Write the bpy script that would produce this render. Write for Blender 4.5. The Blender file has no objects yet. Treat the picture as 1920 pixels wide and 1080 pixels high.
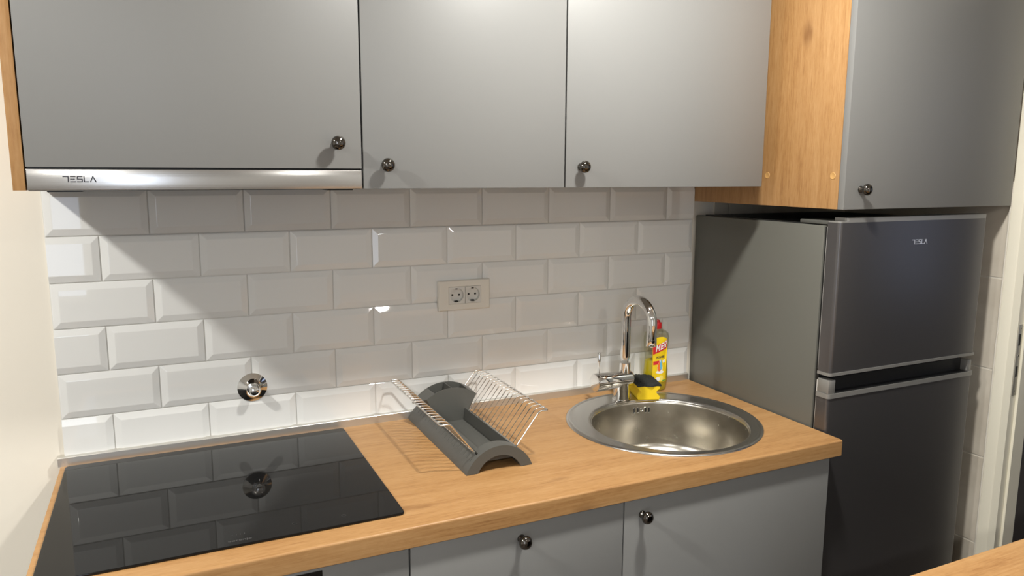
import bpy, bmesh, math, random
from mathutils import Vector, Matrix, Euler
random.seed(7)
PI = math.pi
scene = bpy.context.scene
COL = scene.collection

# ------------------------------------------------------------------ materials
def new_mat(name):
    m = bpy.data.materials.new(name); m.use_nodes = True
    nt = m.node_tree
    b = next(n for n in nt.nodes if n.type == 'BSDF_PRINCIPLED')
    return m, nt, b

def srgb(r, g, b):
    f = lambda c: ((c/255+.055)/1.055)**2.4 if c/255 > .04045 else c/255/12.92
    return (f(r), f(g), f(b), 1)

def mat(name, col, rough=.5, metal=0., spec=.5, aniso=0., bump=0., bscale=200., rvar=0., coat=0., cvar=0.):
    m, nt, b = new_mat(name)
    b.inputs['Base Color'].default_value = col
    b.inputs['Roughness'].default_value = rough
    b.inputs['Metallic'].default_value = metal
    b.inputs['Specular IOR Level'].default_value = spec
    b.inputs['Anisotropic'].default_value = aniso
    b.inputs['Coat Weight'].default_value = coat
    tc = nt.nodes.new('ShaderNodeTexCoord')
    if bump or rvar or cvar:
        n = nt.nodes.new('ShaderNodeTexNoise'); n.inputs['Scale'].default_value = bscale; n.inputs['Detail'].default_value = 6
        nt.links.new(tc.outputs['Object'], n.inputs['Vector'])
        if bump:
            bp = nt.nodes.new('ShaderNodeBump'); bp.inputs['Strength'].default_value = bump; bp.inputs['Distance'].default_value = .002
            nt.links.new(n.outputs['Fac'], bp.inputs['Height']); nt.links.new(bp.outputs['Normal'], b.inputs['Normal'])
        if rvar:
            mr = nt.nodes.new('ShaderNodeMapRange'); mr.inputs['To Min'].default_value = max(0, rough-rvar); mr.inputs['To Max'].default_value = rough+rvar
            nt.links.new(n.outputs['Fac'], mr.inputs['Value']); nt.links.new(mr.outputs['Result'], b.inputs['Roughness'])
        if cvar:
            mx = nt.nodes.new('ShaderNodeMix'); mx.data_type = 'RGBA'
            mx.inputs[6].default_value = tuple(c*(1-cvar) for c in col[:3])+(1,)
            mx.inputs[7].default_value = tuple(min(1, c*(1+cvar)) for c in col[:3])+(1,)
            nt.links.new(n.outputs['Fac'], mx.inputs[0]); nt.links.new(mx.outputs[2], b.inputs['Base Color'])
    return m

def wood(name, axis, seed=0., light=(184, 144, 97), mid=(170, 128, 81), dark=(146, 104, 62)):
    """oak laminate, grain along the object's axis 0/1/2"""
    m, nt, b = new_mat(name)
    N = nt.nodes.new; L = nt.links.new
    tc = N('ShaderNodeTexCoord')
    def mapped(along, across, off):
        mp = N('ShaderNodeMapping')
        s = [across]*3; s[axis] = along
        mp.inputs['Scale'].default_value = s; mp.inputs['Location'].default_value = (off+seed, off*1.7+seed*.3, off*.6)
        L(tc.outputs['Object'], mp.inputs['Vector']); return mp
    # broad figure: distorted bands
    mp1 = mapped(.9, 6.5, 0)
    n1 = N('ShaderNodeTexNoise'); n1.inputs['Scale'].default_value = 1.7; n1.inputs['Detail'].default_value = 3; n1.inputs['Distortion'].default_value = .8
    L(mp1.outputs[0], n1.inputs['Vector'])
    rings = N('ShaderNodeMath'); rings.operation = 'MULTIPLY'; rings.inputs[1].default_value = 15
    L(n1.outputs['Fac'], rings.inputs[0])
    fr = N('ShaderNodeMath'); fr.operation = 'SINE'; L(rings.outputs[0], fr.inputs[0])
    # fine fibres
    mp2 = mapped(5, 170, 3)
    n2 = N('ShaderNodeTexNoise'); n2.inputs['Scale'].default_value = 2; n2.inputs['Detail'].default_value = 5; n2.inputs['Roughness'].default_value = .65
    L(mp2.outputs[0], n2.inputs['Vector'])
    mp3 = mapped(1.6, 22, 7)
    n3 = N('ShaderNodeTexNoise'); n3.inputs['Scale'].default_value = 2; n3.inputs['Detail'].default_value = 4
    L(mp3.outputs[0], n3.inputs['Vector'])
    # combine
    a = N('ShaderNodeMath'); a.operation = 'MULTIPLY_ADD'; a.inputs[1].default_value = .04; a.inputs[2].default_value = .0
    L(fr.outputs[0], a.inputs[0])
    s2 = N('ShaderNodeMath'); s2.operation = 'MULTIPLY_ADD'; s2.inputs[1].default_value = .55
    L(n2.outputs['Fac'], s2.inputs[0]); L(a.outputs[0], s2.inputs[2])
    s3 = N('ShaderNodeMath'); s3.operation = 'MULTIPLY_ADD'; s3.inputs[1].default_value = .4
    L(n3.outputs['Fac'], s3.inputs[0]); L(s2.outputs[0], s3.inputs[2])
    mp4 = mapped(16, 75, 5)
    n4 = N('ShaderNodeTexNoise'); n4.inputs['Scale'].default_value = 2; n4.inputs['Detail'].default_value = 4; n4.inputs['Roughness'].default_value = .7
    L(mp4.outputs[0], n4.inputs['Vector'])
    s4 = N('ShaderNodeMath'); s4.operation = 'MULTIPLY_ADD'; s4.inputs[1].default_value = .45
    L(n4.outputs['Fac'], s4.inputs[0]); L(s3.outputs[0], s4.inputs[2])
    s5 = N('ShaderNodeMath'); s5.operation = 'SUBTRACT'; s5.inputs[1].default_value = .175; L(s4.outputs[0], s5.inputs[0])
    cr = N('ShaderNodeValToRGB')
    cr.color_ramp.elements[0].position = .30; cr.color_ramp.elements[0].color = srgb(*dark)
    cr.color_ramp.elements[1].position = .74; cr.color_ramp.elements[1].color = srgb(*light)
    e = cr.color_ramp.elements.new(.5); e.color = srgb(*mid)
    L(s5.outputs[0], cr.inputs['Fac'])
    # knots
    mpk = mapped(2.6, 6.5, 11)
    vo = N('ShaderNodeTexVoronoi'); vo.inputs['Scale'].default_value = 1.25; vo.inputs['Randomness'].default_value = 1
    nd = N('ShaderNodeTexNoise'); nd.inputs['Scale'].default_value = 6; L(mpk.outputs[0], nd.inputs['Vector'])
    va = N('ShaderNodeVectorMath'); va.operation = 'MULTIPLY_ADD'; va.inputs[1].default_value = (.16, .16, .16)
    L(nd.outputs['Color'], va.inputs[0]); L(mpk.outputs[0], va.inputs[2]); L(va.outputs[0], vo.inputs['Vector'])
    kr = N('ShaderNodeMapRange'); kr.inputs['From Min'].default_value = .02; kr.inputs['From Max'].default_value = .17
    kr.inputs['To Min'].default_value = .62; kr.inputs['To Max'].default_value = 0; kr.interpolation_type = 'SMOOTHSTEP'
    L(vo.outputs['Distance'], kr.inputs['Value'])
    mx = N('ShaderNodeMix'); mx.data_type = 'RGBA'; mx.inputs[7].default_value = srgb(112, 72, 38)
    L(kr.outputs[0], mx.inputs[0]); L(cr.outputs[0], mx.inputs[6]); L(mx.outputs[2], b.inputs['Base Color'])
    b.inputs['Roughness'].default_value = .42; b.inputs['Specular IOR Level'].default_value = .4
    bp = N('ShaderNodeBump'); bp.inputs['Strength'].default_value = .12; bp.inputs['Distance'].default_value = .001
    L(n2.outputs['Fac'], bp.inputs['Height']); L(bp.outputs['Normal'], b.inputs['Normal'])
    return m

def brushed(name, col, rough, axis, amt=.3, metal=1., spread=400):
    """brushed metal, brush lines along the axis"""
    m, nt, b = new_mat(name)
    N = nt.nodes.new; L = nt.links.new
    tc = N('ShaderNodeTexCoord'); mp = N('ShaderNodeMapping')
    s = [spread]*3; s[axis] = 3
    mp.inputs['Scale'].default_value = s; L(tc.outputs['Object'], mp.inputs['Vector'])
    n = N('ShaderNodeTexNoise'); n.inputs['Scale'].default_value = 1; n.inputs['Detail'].default_value = 4; L(mp.outputs[0], n.inputs['Vector'])
    bp = N('ShaderNodeBump'); bp.inputs['Strength'].default_value = amt; bp.inputs['Distance'].default_value = .0004
    L(n.outputs['Fac'], bp.inputs['Height']); L(bp.outputs['Normal'], b.inputs['Normal'])
    b.inputs['Base Color'].default_value = col; b.inputs['Metallic'].default_value = metal; b.inputs['Roughness'].default_value = rough
    return m

def emis(name, col, s):
    m, nt, b = new_mat(name)
    b.inputs['Base Color'].default_value = (0, 0, 0, 1)
    b.inputs['Emission Color'].default_value = col; b.inputs['Emission Strength'].default_value = s
    return m

M = {}
M['door_grey'] = mat('grey cabinet laminate', (.228, .228, .222, 1), .45, spec=.7, bump=.02, bscale=900)
M['gap_dark'] = mat('dark cabinet gap', (.02, .02, .02, 1), .8)
M['carcass'] = mat('cabinet carcass grey', (.30, .30, .29, 1), .6, bscale=30, cvar=.03)
M['carcass_dark'] = mat('dark grey panel', (.05, .05, .05, 1), .6, bscale=30, cvar=.03)
M['oak_x'] = wood('oak laminate grain x', 0)
M['oak_z'] = wood('oak laminate grain z', 2, 4.3)
M['oak_bar'] = wood('oak laminate bar', 0, 9.1)
M['steel_x'] = brushed('brushed steel hood', (.62, .61, .60, 1), .24, 0, .25)
M['alu'] = mat('anodised aluminium strip', (.66, .64, .60, 1), .38, metal=.85, bscale=60, rvar=.04)
M['chrome'] = mat('chrome', (.82, .82, .81, 1), .045, metal=1, bscale=90, rvar=.02)
M['wire'] = mat('chromed wire', (.86, .86, .84, 1), .2, metal=1, bscale=90, rvar=.02)
M['black_nickel'] = mat('black nickel', (.15, .138, .125, 1), .10, metal=1, bscale=90, rvar=.02)
M['tile'] = mat('white glazed tile', (.80, .805, .79, 1), .02, spec=.5, bump=.008, bscale=14)
M['grout'] = mat('white grout', (.66, .65, .62, 1), .85, bump=.2, bscale=500)
M['glass_black'] = mat('black ceramic glass', (.008, .008, .008, 1), .025, spec=.22, bscale=50, rvar=.01)
M['print_grey'] = mat('grey hob print', (.055, .055, .055, 1), .4, bscale=50)
M['logo_dark'] = mat('dark engraved logo', (.02, .02, .03, 1), .5, bscale=50)
M['logo_silver'] = mat('silver logo', (.85, .86, .9, 1), .3, metal=.6, bscale=50)
M['sink_rim'] = brushed('brushed steel sink rim', (.52, .51, .49, 1), .27, 0, .15)
M['sink_bowl'] = mat('satin steel sink bowl', (.58, .55, .49, 1), .25, metal=1, bump=.012, bscale=38, rvar=.07)
M['fridge_side'] = mat('fridge side grey green', (.150, .149, .130, 1), .42, metal=.25, spec=.5, bscale=700, bump=.02)
M['fridge_door'] = mat('dark inox fridge door', (.15, .145, .148, 1), .30, metal=.75, bscale=800, bump=.015)
M['fridge_trim'] = mat('grey fridge trim', (.30, .295, .28, 1), .35, metal=.4, bscale=300, rvar=.03)
M['black'] = mat('black plastic', (.012, .012, .012, 1), .4, bscale=100, rvar=.05)
M['gasket'] = mat('light gasket', (.62, .61, .58, 1), .6, bscale=100, cvar=.03)
M['rack_grey'] = mat('grey polypropylene', (.088, .088, .080, 1), .42, spec=.45, bscale=500, bump=.03)
M['white_plastic'] = mat('white socket plastic', (.78, .75, .68, 1), .3, bscale=200, rvar=.03)
M['socket_in'] = mat('socket insert plastic', (.70, .69, .65, 1), .3, bscale=200, rvar=.03)
M['red'] = mat('red plastic', (.62, .015, .02, 1), .3, bscale=100, rvar=.03)
M['lab_yellow'] = mat('yellow label', (.85, .60, .01, 1), .4, bscale=60, cvar=.03)
M['lab_red'] = mat('red label', (.62, .02, .03, 1), .4, bscale=60, cvar=.03)
M['lab_white'] = mat('white label print', (.85, .85, .83, 1), .4, bscale=60, cvar=.03)
M['lab_blue'] = mat('blue label print', (.12, .45, .68, 1), .4, bscale=60, cvar=.03)
M['lab_orange'] = mat('orange label print', (.80, .16, .03, 1), .4, bscale=60, cvar=.05)
M['lab_dark'] = mat('dark label print', (.06, .06, .05, 1), .4, bscale=60, cvar=.03)
M['lab_green'] = mat('green label print', (.12, .35, .06, 1), .4, bscale=60, cvar=.03)
M['sponge'] = mat('yellow sponge foam', (.86, .60, .01, 1), .8, bump=.12, bscale=700, cvar=.08)
M['scourer'] = mat('black scouring fibre', (.018, .02, .018, 1), .85, bump=1, bscale=420, cvar=.6)
M['floor'] = mat('floor tile beige grey', (.11, .085, .065, 1), .4, bscale=6, cvar=.15)
M['ceiling'] = mat('ceiling paint', (.82, .80, .76, 1), .8, bscale=40, bump=.1)
M['plaster'] = mat('cream plaster', (.86, .81, .71, 1), .55, spec=.4, bump=.22, bscale=26)
M['room_wall'] = mat('room wall paint', (.62, .61, .59, 1), .7, bscale=30, bump=.15)
M['hall_wall'] = mat('hall wall paint', (.28, .26, .25, 1), .7, bscale=30, bump=.15)
M['frame_paint'] = mat('cream gloss frame paint', (.87, .83, .70, 1), .35, bscale=30, bump=.12)
M['grout_light'] = mat('light sandy grout', (.72, .68, .60, 1), .9, bscale=300, bump=.4)
M['cap'] = mat('pale oak cover cap', srgb(196, 152, 92), .5, bscale=100, cvar=.04)
M['steel_plain'] = mat('zinc strike plate', (.50, .48, .42, 1), .5, metal=.6, bscale=100, rvar=.05)
M['display'] = mat('black display glass', (.006, .006, .006, 1), .08, bscale=50, rvar=.01)
M['sky_day'] = emis('daylight pane', (.76, .85, 1, 1), 4.6)
M['hall_pane'] = emis('hall daylight pane', (.55, .68, 1, 1), .8)
M['lamp_glow'] = emis('lamp diffuser', (1, .90, .74, 1), 25)

# stone tile for right wall
def stone():
    m, nt, b = new_mat('grey beige stone tile')
    N = nt.nodes.new; L = nt.links.new
    tc = N('ShaderNodeTexCoord')
    n = N('ShaderNodeTexNoise'); n.inputs['Scale'].default_value = 9; n.inputs['Detail'].default_value = 6; n.inputs['Distortion'].default_value = .6
    L(tc.outputs['Object'], n.inputs['Vector'])
    cr = N('ShaderNodeValToRGB'); cr.color_ramp.elements[0].position = .3; cr.color_ramp.elements[1].position = .75
    cr.color_ramp.elements[0].color = (.60, .54, .45, 1); cr.color_ramp.elements[1].color = (.76, .70, .60, 1)
    L(n.outputs['Fac'], cr.inputs[0]); L(cr.outputs[0], b.inputs['Base Color'])
    b.inputs['Roughness'].default_value = .4
    return m
M['stone'] = stone()

def liquid():
    m, nt, b = new_mat('yellow washing liquid')
    b.inputs['Base Color'].default_value = (.80, .66, .02, 1)
    b.inputs['Roughness'].default_value = .08
    b.inputs['Transmission Weight'].default_value = .35
    b.inputs['IOR'].default_value = 1.33
    return m
M['liquid'] = liquid()

def clear():
    m, nt, b = new_mat('clear bottle plastic')
    N = nt.nodes.new; L = nt.links.new
    out = next(n for n in nt.nodes if n.type == 'OUTPUT_MATERIAL')
    tr = N('ShaderNodeBsdfTransparent'); tr.inputs[0].default_value = (.90, .90, .80, 1)
    gl = N('ShaderNodeBsdfGlossy'); gl.inputs['Roughness'].default_value = .08
    lw = N('ShaderNodeLayerWeight'); lw.inputs[0].default_value = .35
    mr = N('ShaderNodeMapRange'); mr.inputs['To Min'].default_value = .05; mr.inputs['To Max'].default_value = .5
    L(lw.outputs['Facing'], mr.inputs['Value'])
    mx = N('ShaderNodeMixShader'); L(mr.outputs[0], mx.inputs[0]); L(tr.outputs[0], mx.inputs[1]); L(gl.outputs[0], mx.inputs[2])
    L(mx.outputs[0], out.inputs['Surface'])
    return m
M['clear'] = clear()

# ------------------------------------------------------------------ mesh helpers
def bm_new(): return bmesh.new()

def add_box(bm, x0, x1, y0, y1, z0, z1, bev=0., seg=2, mi=0):
    x0, x1 = sorted((x0, x1)); y0, y1 = sorted((y0, y1)); z0, z1 = sorted((z0, z1))
    r = bmesh.ops.create_cube(bm, size=1)
    vs = r['verts']
    for v in vs:
        v.co = Vector(((x0+x1)/2+v.co.x*(x1-x0), (y0+y1)/2+v.co.y*(y1-y0), (z0+z1)/2+v.co.z*(z1-z0)))
    fs = set(f for v in vs for f in v.link_faces)
    for f in fs: f.material_index = mi
    if bev:
        es = list(set(e for v in vs for e in v.link_edges))
        r2 = bmesh.ops.bevel(bm, geom=es, offset=bev, segments=seg, affect='EDGES', profile=.5)
        for f in r2['faces']: f.material_index = mi

def frame_axes(d):
    d = d.normalized()
    a = Vector((0, 0, 1)) if abs(d.z) < .9 else Vector((1, 0, 0))
    u = d.cross(a).normalized(); v = u.cross(d).normalized()
    return u, v

def add_lathe(bm, origin, axis, prof, n=40, mi=0, cap=True):
    """prof: list of (r, h) along the axis from the origin"""
    o = Vector(origin); d = Vector(axis).normalized(); u, v = frame_axes(d)
    rings = []
    for r, h in prof:
        if r < 1e-6: rings.append([bm.verts.new(o+d*h)])
        else: rings.append([bm.verts.new(o+d*h+(u*math.cos(2*PI*i/n)+v*math.sin(2*PI*i/n))*r) for i in range(n)])
    for a, b in zip(rings, rings[1:]):
        for i in range(n):
            j = (i+1) % n
            if len(a) == 1 and len(b) == 1: break
            if len(a) == 1: f = bm.faces.new((a[0], b[j], b[i]))
            elif len(b) == 1: f = bm.faces.new((a[i], a[j], b[0]))
            else: f = bm.faces.new((a[i], a[j], b[j], b[i]))
            f.material_index = mi
    if cap:
        for rg in (rings[0], rings[-1]):
            if len(rg) > 1:
                f = bm.faces.new(rg); f.material_index = mi

def add_tube(bm, pts, r, n=12, mi=0, closed=False):
    pts = [Vector(p) for p in pts]
    k = len(pts); rings = []
    up = None
    for i, p in enumerate(pts):
        if closed: d = (pts[(i+1) % k]-pts[i-1]).normalized()
        elif i == 0: d = (pts[1]-p).normalized()
        elif i == k-1: d = (p-pts[-2]).normalized()
        else: d = ((pts[i+1]-p).normalized()+(p-pts[i-1]).normalized()).normalized()
        if up is None:
            u, v = frame_axes(d)
        else:
            u = (up-d*up.dot(d)).normalized(); v = d.cross(u)
        up = u
        rr = r[i] if isinstance(r, (list, tuple)) else r
        rings.append([bm.verts.new(p+(u*math.cos(2*PI*j/n)+v*math.sin(2*PI*j/n))*rr) for j in range(n)])
    rng = range(k) if closed else range(k-1)
    for i in rng:
        a, b = rings[i], rings[(i+1) % k]
        for j in range(n):
            f = bm.faces.new((a[j], a[(j+1) % n], b[(j+1) % n], b[j])); f.material_index = mi
    if not closed:
        for rg in (rings[0], rings[-1]):
            f = bm.faces.new(rg); f.material_index = mi

def fillet(pts, rad, seg=6):
    """round the corners of an open polyline"""
    pts = [Vector(p) for p in pts]; out = [pts[0]]
    for a, b, c in zip(pts, pts[1:], pts[2:]):
        d1 = (a-b).normalized(); d2 = (c-b).normalized()
        l = min(rad, (a-b).length*.49, (c-b).length*.49)
        p0 = b+d1*l; p2 = b+d2*l
        for i in range(seg+1):
            t = i/seg
            out.append(p0*(1-t)**2+b*2*t*(1-t)+p2*t*t)
    out.append(pts[-1]); return out

def add_prism(bm, poly, axis, a0, a1, mi=0):
    """2D poly extruded along an axis; axis 'x': poly is (y,z); 'y': (x,z); 'z': (x,y)"""
    def P(p, a): return {'x': (a, p[0], p[1]), 'y': (p[0], a, p[1]), 'z': (p[0], p[1], a)}[axis]
    A = [bm.verts.new(P(p, a0)) for p in poly]; B = [bm.verts.new(P(p, a1)) for p in poly]
    n = len(poly); fs = [bm.faces.new(A), bm.faces.new(B)]
    for i in range(n): fs.append(bm.faces.new((A[i], A[(i+1) % n], B[(i+1) % n], B[i])))
    for f in fs: f.material_index = mi

def link(name, bm, mats, parent=None, smooth=None, recalc=True):
    if recalc: bmesh.ops.recalc_face_normals(bm, faces=bm.faces[:])
    me = bpy.data.meshes.new(name); bm.to_mesh(me); bm.free()
    for m in (mats if isinstance(mats, (list, tuple)) else [mats]): me.materials.append(m)
    if smooth is not None:
        for p in me.polygons: p.use_smooth = True
        me.set_sharp_from_angle(angle=math.radians(smooth))
    o = bpy.data.objects.new(name, me); COL.objects.link(o)
    if parent:
        o.parent = parent
        o.matrix_parent_inverse = Matrix.Translation(-world_loc(parent))
    return o

def world_loc(o):
    v = Vector(o.location)
    return v if o.parent is None else Vector((0, 0, 0)) if o.type == 'MESH' else v

def thing(name, label, cat, loc=(0, 0, 0), group=None):
    o = bpy.data.objects.new(name, None); COL.objects.link(o); o.location = loc
    o.empty_display_size = .05
    o['label'] = label; o['category'] = cat
    if group: o['group'] = group
    return o

def tag(o, label, cat, group=None):
    o['label'] = label; o['category'] = cat
    if group: o['group'] = group
    return o

def struct(o):
    o['kind'] = 'structure'; return o

def boolean(obj, cutters, op='DIFFERENCE'):
    for c in cutters:
        md = obj.modifiers.new('b', 'BOOLEAN'); md.operation = op; md.object = c; md.solver = 'EXACT'
    dg = bpy.context.evaluated_depsgraph_get()
    me = bpy.data.meshes.new_from_object(obj.evaluated_get(dg))
    obj.modifiers.clear(); old = obj.data; obj.data = me
    bpy.data.meshes.remove(old)
    for c in cutters: bpy.data.objects.remove(c)
    return obj

def smooth_me(o, ang):
    for p in o.data.polygons: p.use_smooth = True
    o.data.set_sharp_from_angle(angle=math.radians(ang))

def box_obj(name, b, m, parent=None, bev=0., seg=2):
    bm = bm_new(); add_box(bm, *b, bev=bev, seg=seg)
    return link(name, bm, m, parent, smooth=35 if bev else None)

def text_bm(txt, size, bold=0., res=3):
    """flat text mesh from the built-in font: returns list of verts 2D and faces"""
    cu = bpy.data.curves.new('t', 'FONT'); cu.body = txt; cu.size = size; cu.offset = bold; cu.resolution_u = res
    cu.align_x = 'CENTER'; cu.align_y = 'CENTER'
    ob = bpy.data.objects.new('t', cu); COL.objects.link(ob)
    dg = bpy.context.evaluated_depsgraph_get(); dg.update()
    me = bpy.data.meshes.new_from_object(ob.evaluated_get(dg))
    vs = [(v.co.x, v.co.y) for v in me.vertices]; fs = [tuple(p.vertices) for p in me.polygons]
    bpy.data.objects.remove(ob); bpy.data.curves.remove(cu); bpy.data.meshes.remove(me)
    return vs, fs

def stroke(bm, pts, w, fn, mi=0, th=.0006):
    """flat stroke along 2D polyline, mapped to 3D by fn(u, v, depth)"""
    for si, (a, b) in enumerate(zip(pts, pts[1:])):
        zt_ = th*(1+.22*si)
        a = Vector(a); b = Vector(b); d = (b-a).normalized(); n = Vector((-d.y, d.x))*w/2; e = d*w*.5
        q = [a-e+n, b+e+n, b+e-n, a-e-n]
        lo = [bm.verts.new(fn(p.x, p.y, 0)) for p in q]; hi = [bm.verts.new(fn(p.x, p.y, zt_)) for p in q]
        fs = [bm.faces.new(hi), bm.faces.new(lo)]
        for i in range(4): fs.append(bm.faces.new((lo[i], lo[(i+1) % 4], hi[(i+1) % 4], hi[i])))
        for f in fs: f.material_index = mi

def brand_letters(bm, W, H, w, fn, th=.0006):
    """wide five-letter wordmark T E S L A in open strokes"""
    lw = W/5*.80; pitch = W/5*1.05
    def L(i, segs):
        x = i*pitch
        for s in segs: stroke(bm, [(x+p[0]*lw, p[1]*H) for p in s], w, fn, th=th)
    L(0, [[(0, 1), (.95, 1), (.95, 0)]])
    L(1, [[(.1, 1), (1, 1)], [(.1, .5), (.8, .5)], [(.1, 0), (1, 0)]])
    L(2, [[(1, 1), (.1, 1), (.1, .5), (1, .5), (1, 0), (.1, 0)]])
    L(3, [[(.1, 1), (.1, 0), (.95, 0)]])
    L(4, [[(.02, 0), (.52, 1), (1.05, 0)]])

# ------------------------------------------------------------------ measures (metres)
ZT = .90                 # worktop top
ZB = 1.5148              # bottom of wall cabinets
YD = -.3504              # front of wall cabinet doors
Z0 = 1.408               # joint under the first visible tile row

# ------------------------------------------------------------------ setting
def slab(name, b, m, bev=0): return struct(box_obj(name, b, m, None, bev))
slab('floor', (-2.6, 4.0, -4.3, .15, -.1, 0), M['floor'])
slab('ceiling', (-2.6, 4.0, -4.3, .15, 2.42, 2.52), M['ceiling'])

# back wall: plaster slab, grout bed, bevelled glazed tiles, stone tiles behind the fridge
bm = bm_new()
add_box(bm, -2.6, 2.50, .002, .15, 0, 2.45, mi=1)
add_box(bm, -.0005, 1.7175, 0, .004, .88, 1.63, mi=0)
PX, PZ, G = .202, .101, .0011
for row in range(-2, 5):
    z1 = Z0-row*PZ-G; z0 = z1-PZ+2*G
    off = 0 if row % 2 == 1 else .5
    if row % 2 == 1: xs = [PX*(i) for i in range(-1, 10)]
    else: xs = [PX*(i+.5) for i in range(-1, 10)]
    # row -1 is the one just under the cabinets: joints at whole tiles
    for xs0 in xs:
        a = xs0+G; b = xs0+PX-G
        ca = max(a, .0005); cb = min(b, 1.7165)
        if cb-ca < .01: continue
        I, R_, E_ = .0148, .0063, .0021
        def Y(x, z):
            d = min(x-a, b-x, z-z0, z1-z)
            return -(E_+(R_-E_)*min(1, d/I))
        # outline columns/rows with the bevel break lines, cut at the wall ends
        gx = sorted(set([ca, cb]+[v for v in (a+I, b-I) if ca < v < cb]))
        gz = [z0, z0+I, z1-I, z1]
        # the full tile frustum: 5 faces, clipped by x
        def vert(x, z): return bm.verts.new((x, Y(x, z), z))
        inner_l = max(a+I, ca); inner_r = min(b-I, cb)
        if inner_l < inner_r:
            IL0, IL1 = vert(inner_l, z0+I), vert(inner_l, z1-I)
            IR0, IR1 = vert(inner_r, z0+I), vert(inner_r, z1-I)
            f = bm.faces.new((IL0, IR0, IR1, IL1)); f.material_index = 2
            OL0 = vert(ca, z0) if ca == a else vert(inner_l, z0)
            OL1 = vert(ca, z1) if ca == a else vert(inner_l, z1)
            OR0 = vert(cb, z0) if cb == b else vert(inner_r, z0)
            OR1 = vert(cb, z1) if cb == b else vert(inner_r, z1)
            for q in ((OL0, OR0, IR0, IL0), (IL1, IR1, OR1, OL1)):
                f = bm.faces.new(q); f.material_index = 2
            if ca == a: f = bm.faces.new((OL0, IL0, IL1, OL1)); f.material_index = 2
            if cb == b: f = bm.faces.new((IR0, OR0, OR1, IR1)); f.material_index = 2
            ol = [OL0, OL1, OR1, OR0]
            base = [bm.verts.new((v.co.x, 0, v.co.z)) for v in ol]
            for i in range(4):
                f = bm.faces.new((ol[i], ol[(i+1) % 4], base[(i+1) % 4], base[i])); f.material_index = 2
# grey stone tiles to the right, behind the fridge
for i, xa in enumerate((1.7985, 1.8545, 2.1545)):
    xb = (1.8525, 2.1525, 2.368)[i]
    for zi in range(0, 10):
        add_box(bm, xa, xb, -.004, .006, .195+zi*.2655+.001, .195+(zi+1)*.2655-.001, mi=3) if zi < 8 else None
wb = link('wall_back', bm, [M['grout'], M['plaster'], M['tile'], M['stone']], recalc=True)
bv = wb.modifiers.new('edge', 'BEVEL'); bv.width = .0009; bv.segments = 2; bv.limit_method = 'ANGLE'; bv.angle_limit = math.radians(8)
struct(wb)

slab('wall_front', (-2.6, 4.0, -4.42, -4.3, 0, 2.45), M['room_wall'])
slab('wall_left', (-2.72, -2.6, -4.3, .15, 0, 2.45), M['room_wall'])

# right wall with door opening
bm = bm_new()
add_box(bm, 2.374, 2.47, -.60, .004, 0, 2.45, mi=0)
add_box(bm, 2.374, 2.47, -1.50, -.60, 2.10, 2.45, mi=0)
add_box(bm, 2.374, 2.47, -4.3, -1.50, 0, 2.45, mi=0)
zz = .461-.2655*2
while zz < 2.6:
    add_box(bm, 2.370, 2.376, -.5605, .0, max(zz+.0025, 0.0), zz+.2655-.0025, bev=.0006, mi=1)
    zz += .2655
add_box(bm, 2.3712, 2.375, -.5600, .0, 0, 2.6, mi=2)
struct(link('wall_right', bm, [M['room_wall'], M['stone'], M['grout_light']]))

# caulk bead between tile and frame
bm = bm_new()
pts = [(2.3680+random.uniform(-.0006, .0006), -.5612+random.uniform(-.0008, .0008), z*.03) for z in range(0, 52)]
add_tube(bm, pts, .0030, n=8)
struct(link('trim_2', bm, M['grout_light'], smooth=60))

# door frame
bm = bm_new()
ZD = 2.08
def jamb(bm, s, yc):
    # cross-section (x, y) from the wall edge towards the opening; s=+1 mirror
    prof = [(2.374, -.5635), (2.3672, -.5635), (2.3660, -.5650), (2.3675, -.5890), (2.3700, -.5935), (2.3690, -.6145), (2.3945, -.6145), (2.3945, -.6215), (2.442, -.6215), (2.442, -.58), (2.374, -.58)]
    poly = [(x, y if s > 0 else 2*yc-y) for x, y in prof]
    add_prism(bm, poly, 'z', 0, ZD+.06)
jamb(bm, 1, 0); jamb(bm, -1, -1.05)
add_box(bm, 2.367, 2.442, -1.54, -.5635, ZD, ZD+.06)
fr = struct(link('door_1', bm, M['frame_paint'], smooth=30))
bm = bm_new()
zc0, zc1 = 1.000, 1.150
YS = -.6147
add_box(bm, 2.3725, 2.3905, YS-.0012, YS, .930, 1.135, bev=.0005)
for (a, b) in ((1.075, 1.108), (.985, 1.015)):
    add_box(bm, 2.3775, 2.3855, YS-.0015, YS-.001, a, b, mi=1)
for z in (.944, 1.046, 1.124):
    add_lathe(bm, (2.3815, YS-.001, z), (0, -1, 0), [(.0030, 0), (.0030, .0008), (.001, .0011)], n=14, mi=0)
    add_box(bm, 2.3807, 2.3823, YS-.0024, YS-.0019, z-.002, z+.002, mi=1)
link('strike_plate', bm, [M['steel_plain'], M['black']], fr, smooth=30)

# hall behind the doorway
slab('wall_hall', (3.88, 4.0, -4.3, .15, 0, 2.45), M['hall_wall'])
slab('wall_hall_back', (2.50, 3.88, -.25, .15, 0, 2.45), M['hall_wall'])
bm = bm_new()
add_box(bm, 3.862, 3.88, -2.30, -1.75, .9, 2.1, mi=0)
add_box(bm, 3.850, 3.862, -2.27, -1.78, .93, 2.07, mi=1)
struct(link('window_2', bm, [M['frame_paint'], M['hall_pane']]))

# window behind the camera (glazed door to a balcony)
bm = bm_new()
X0, X1 = -.86, -.28
add_box(bm, X0-.06, X1+.06, -4.3, -4.27, .6, 2.26, mi=0)
win = struct(link('window_1', bm, M['frame_paint']))
bm = bm_new()
add_box(bm, X0, X1, -4.27, -4.262, .66, 2.2)
link('pane', bm, M['sky_day'], win)
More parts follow.
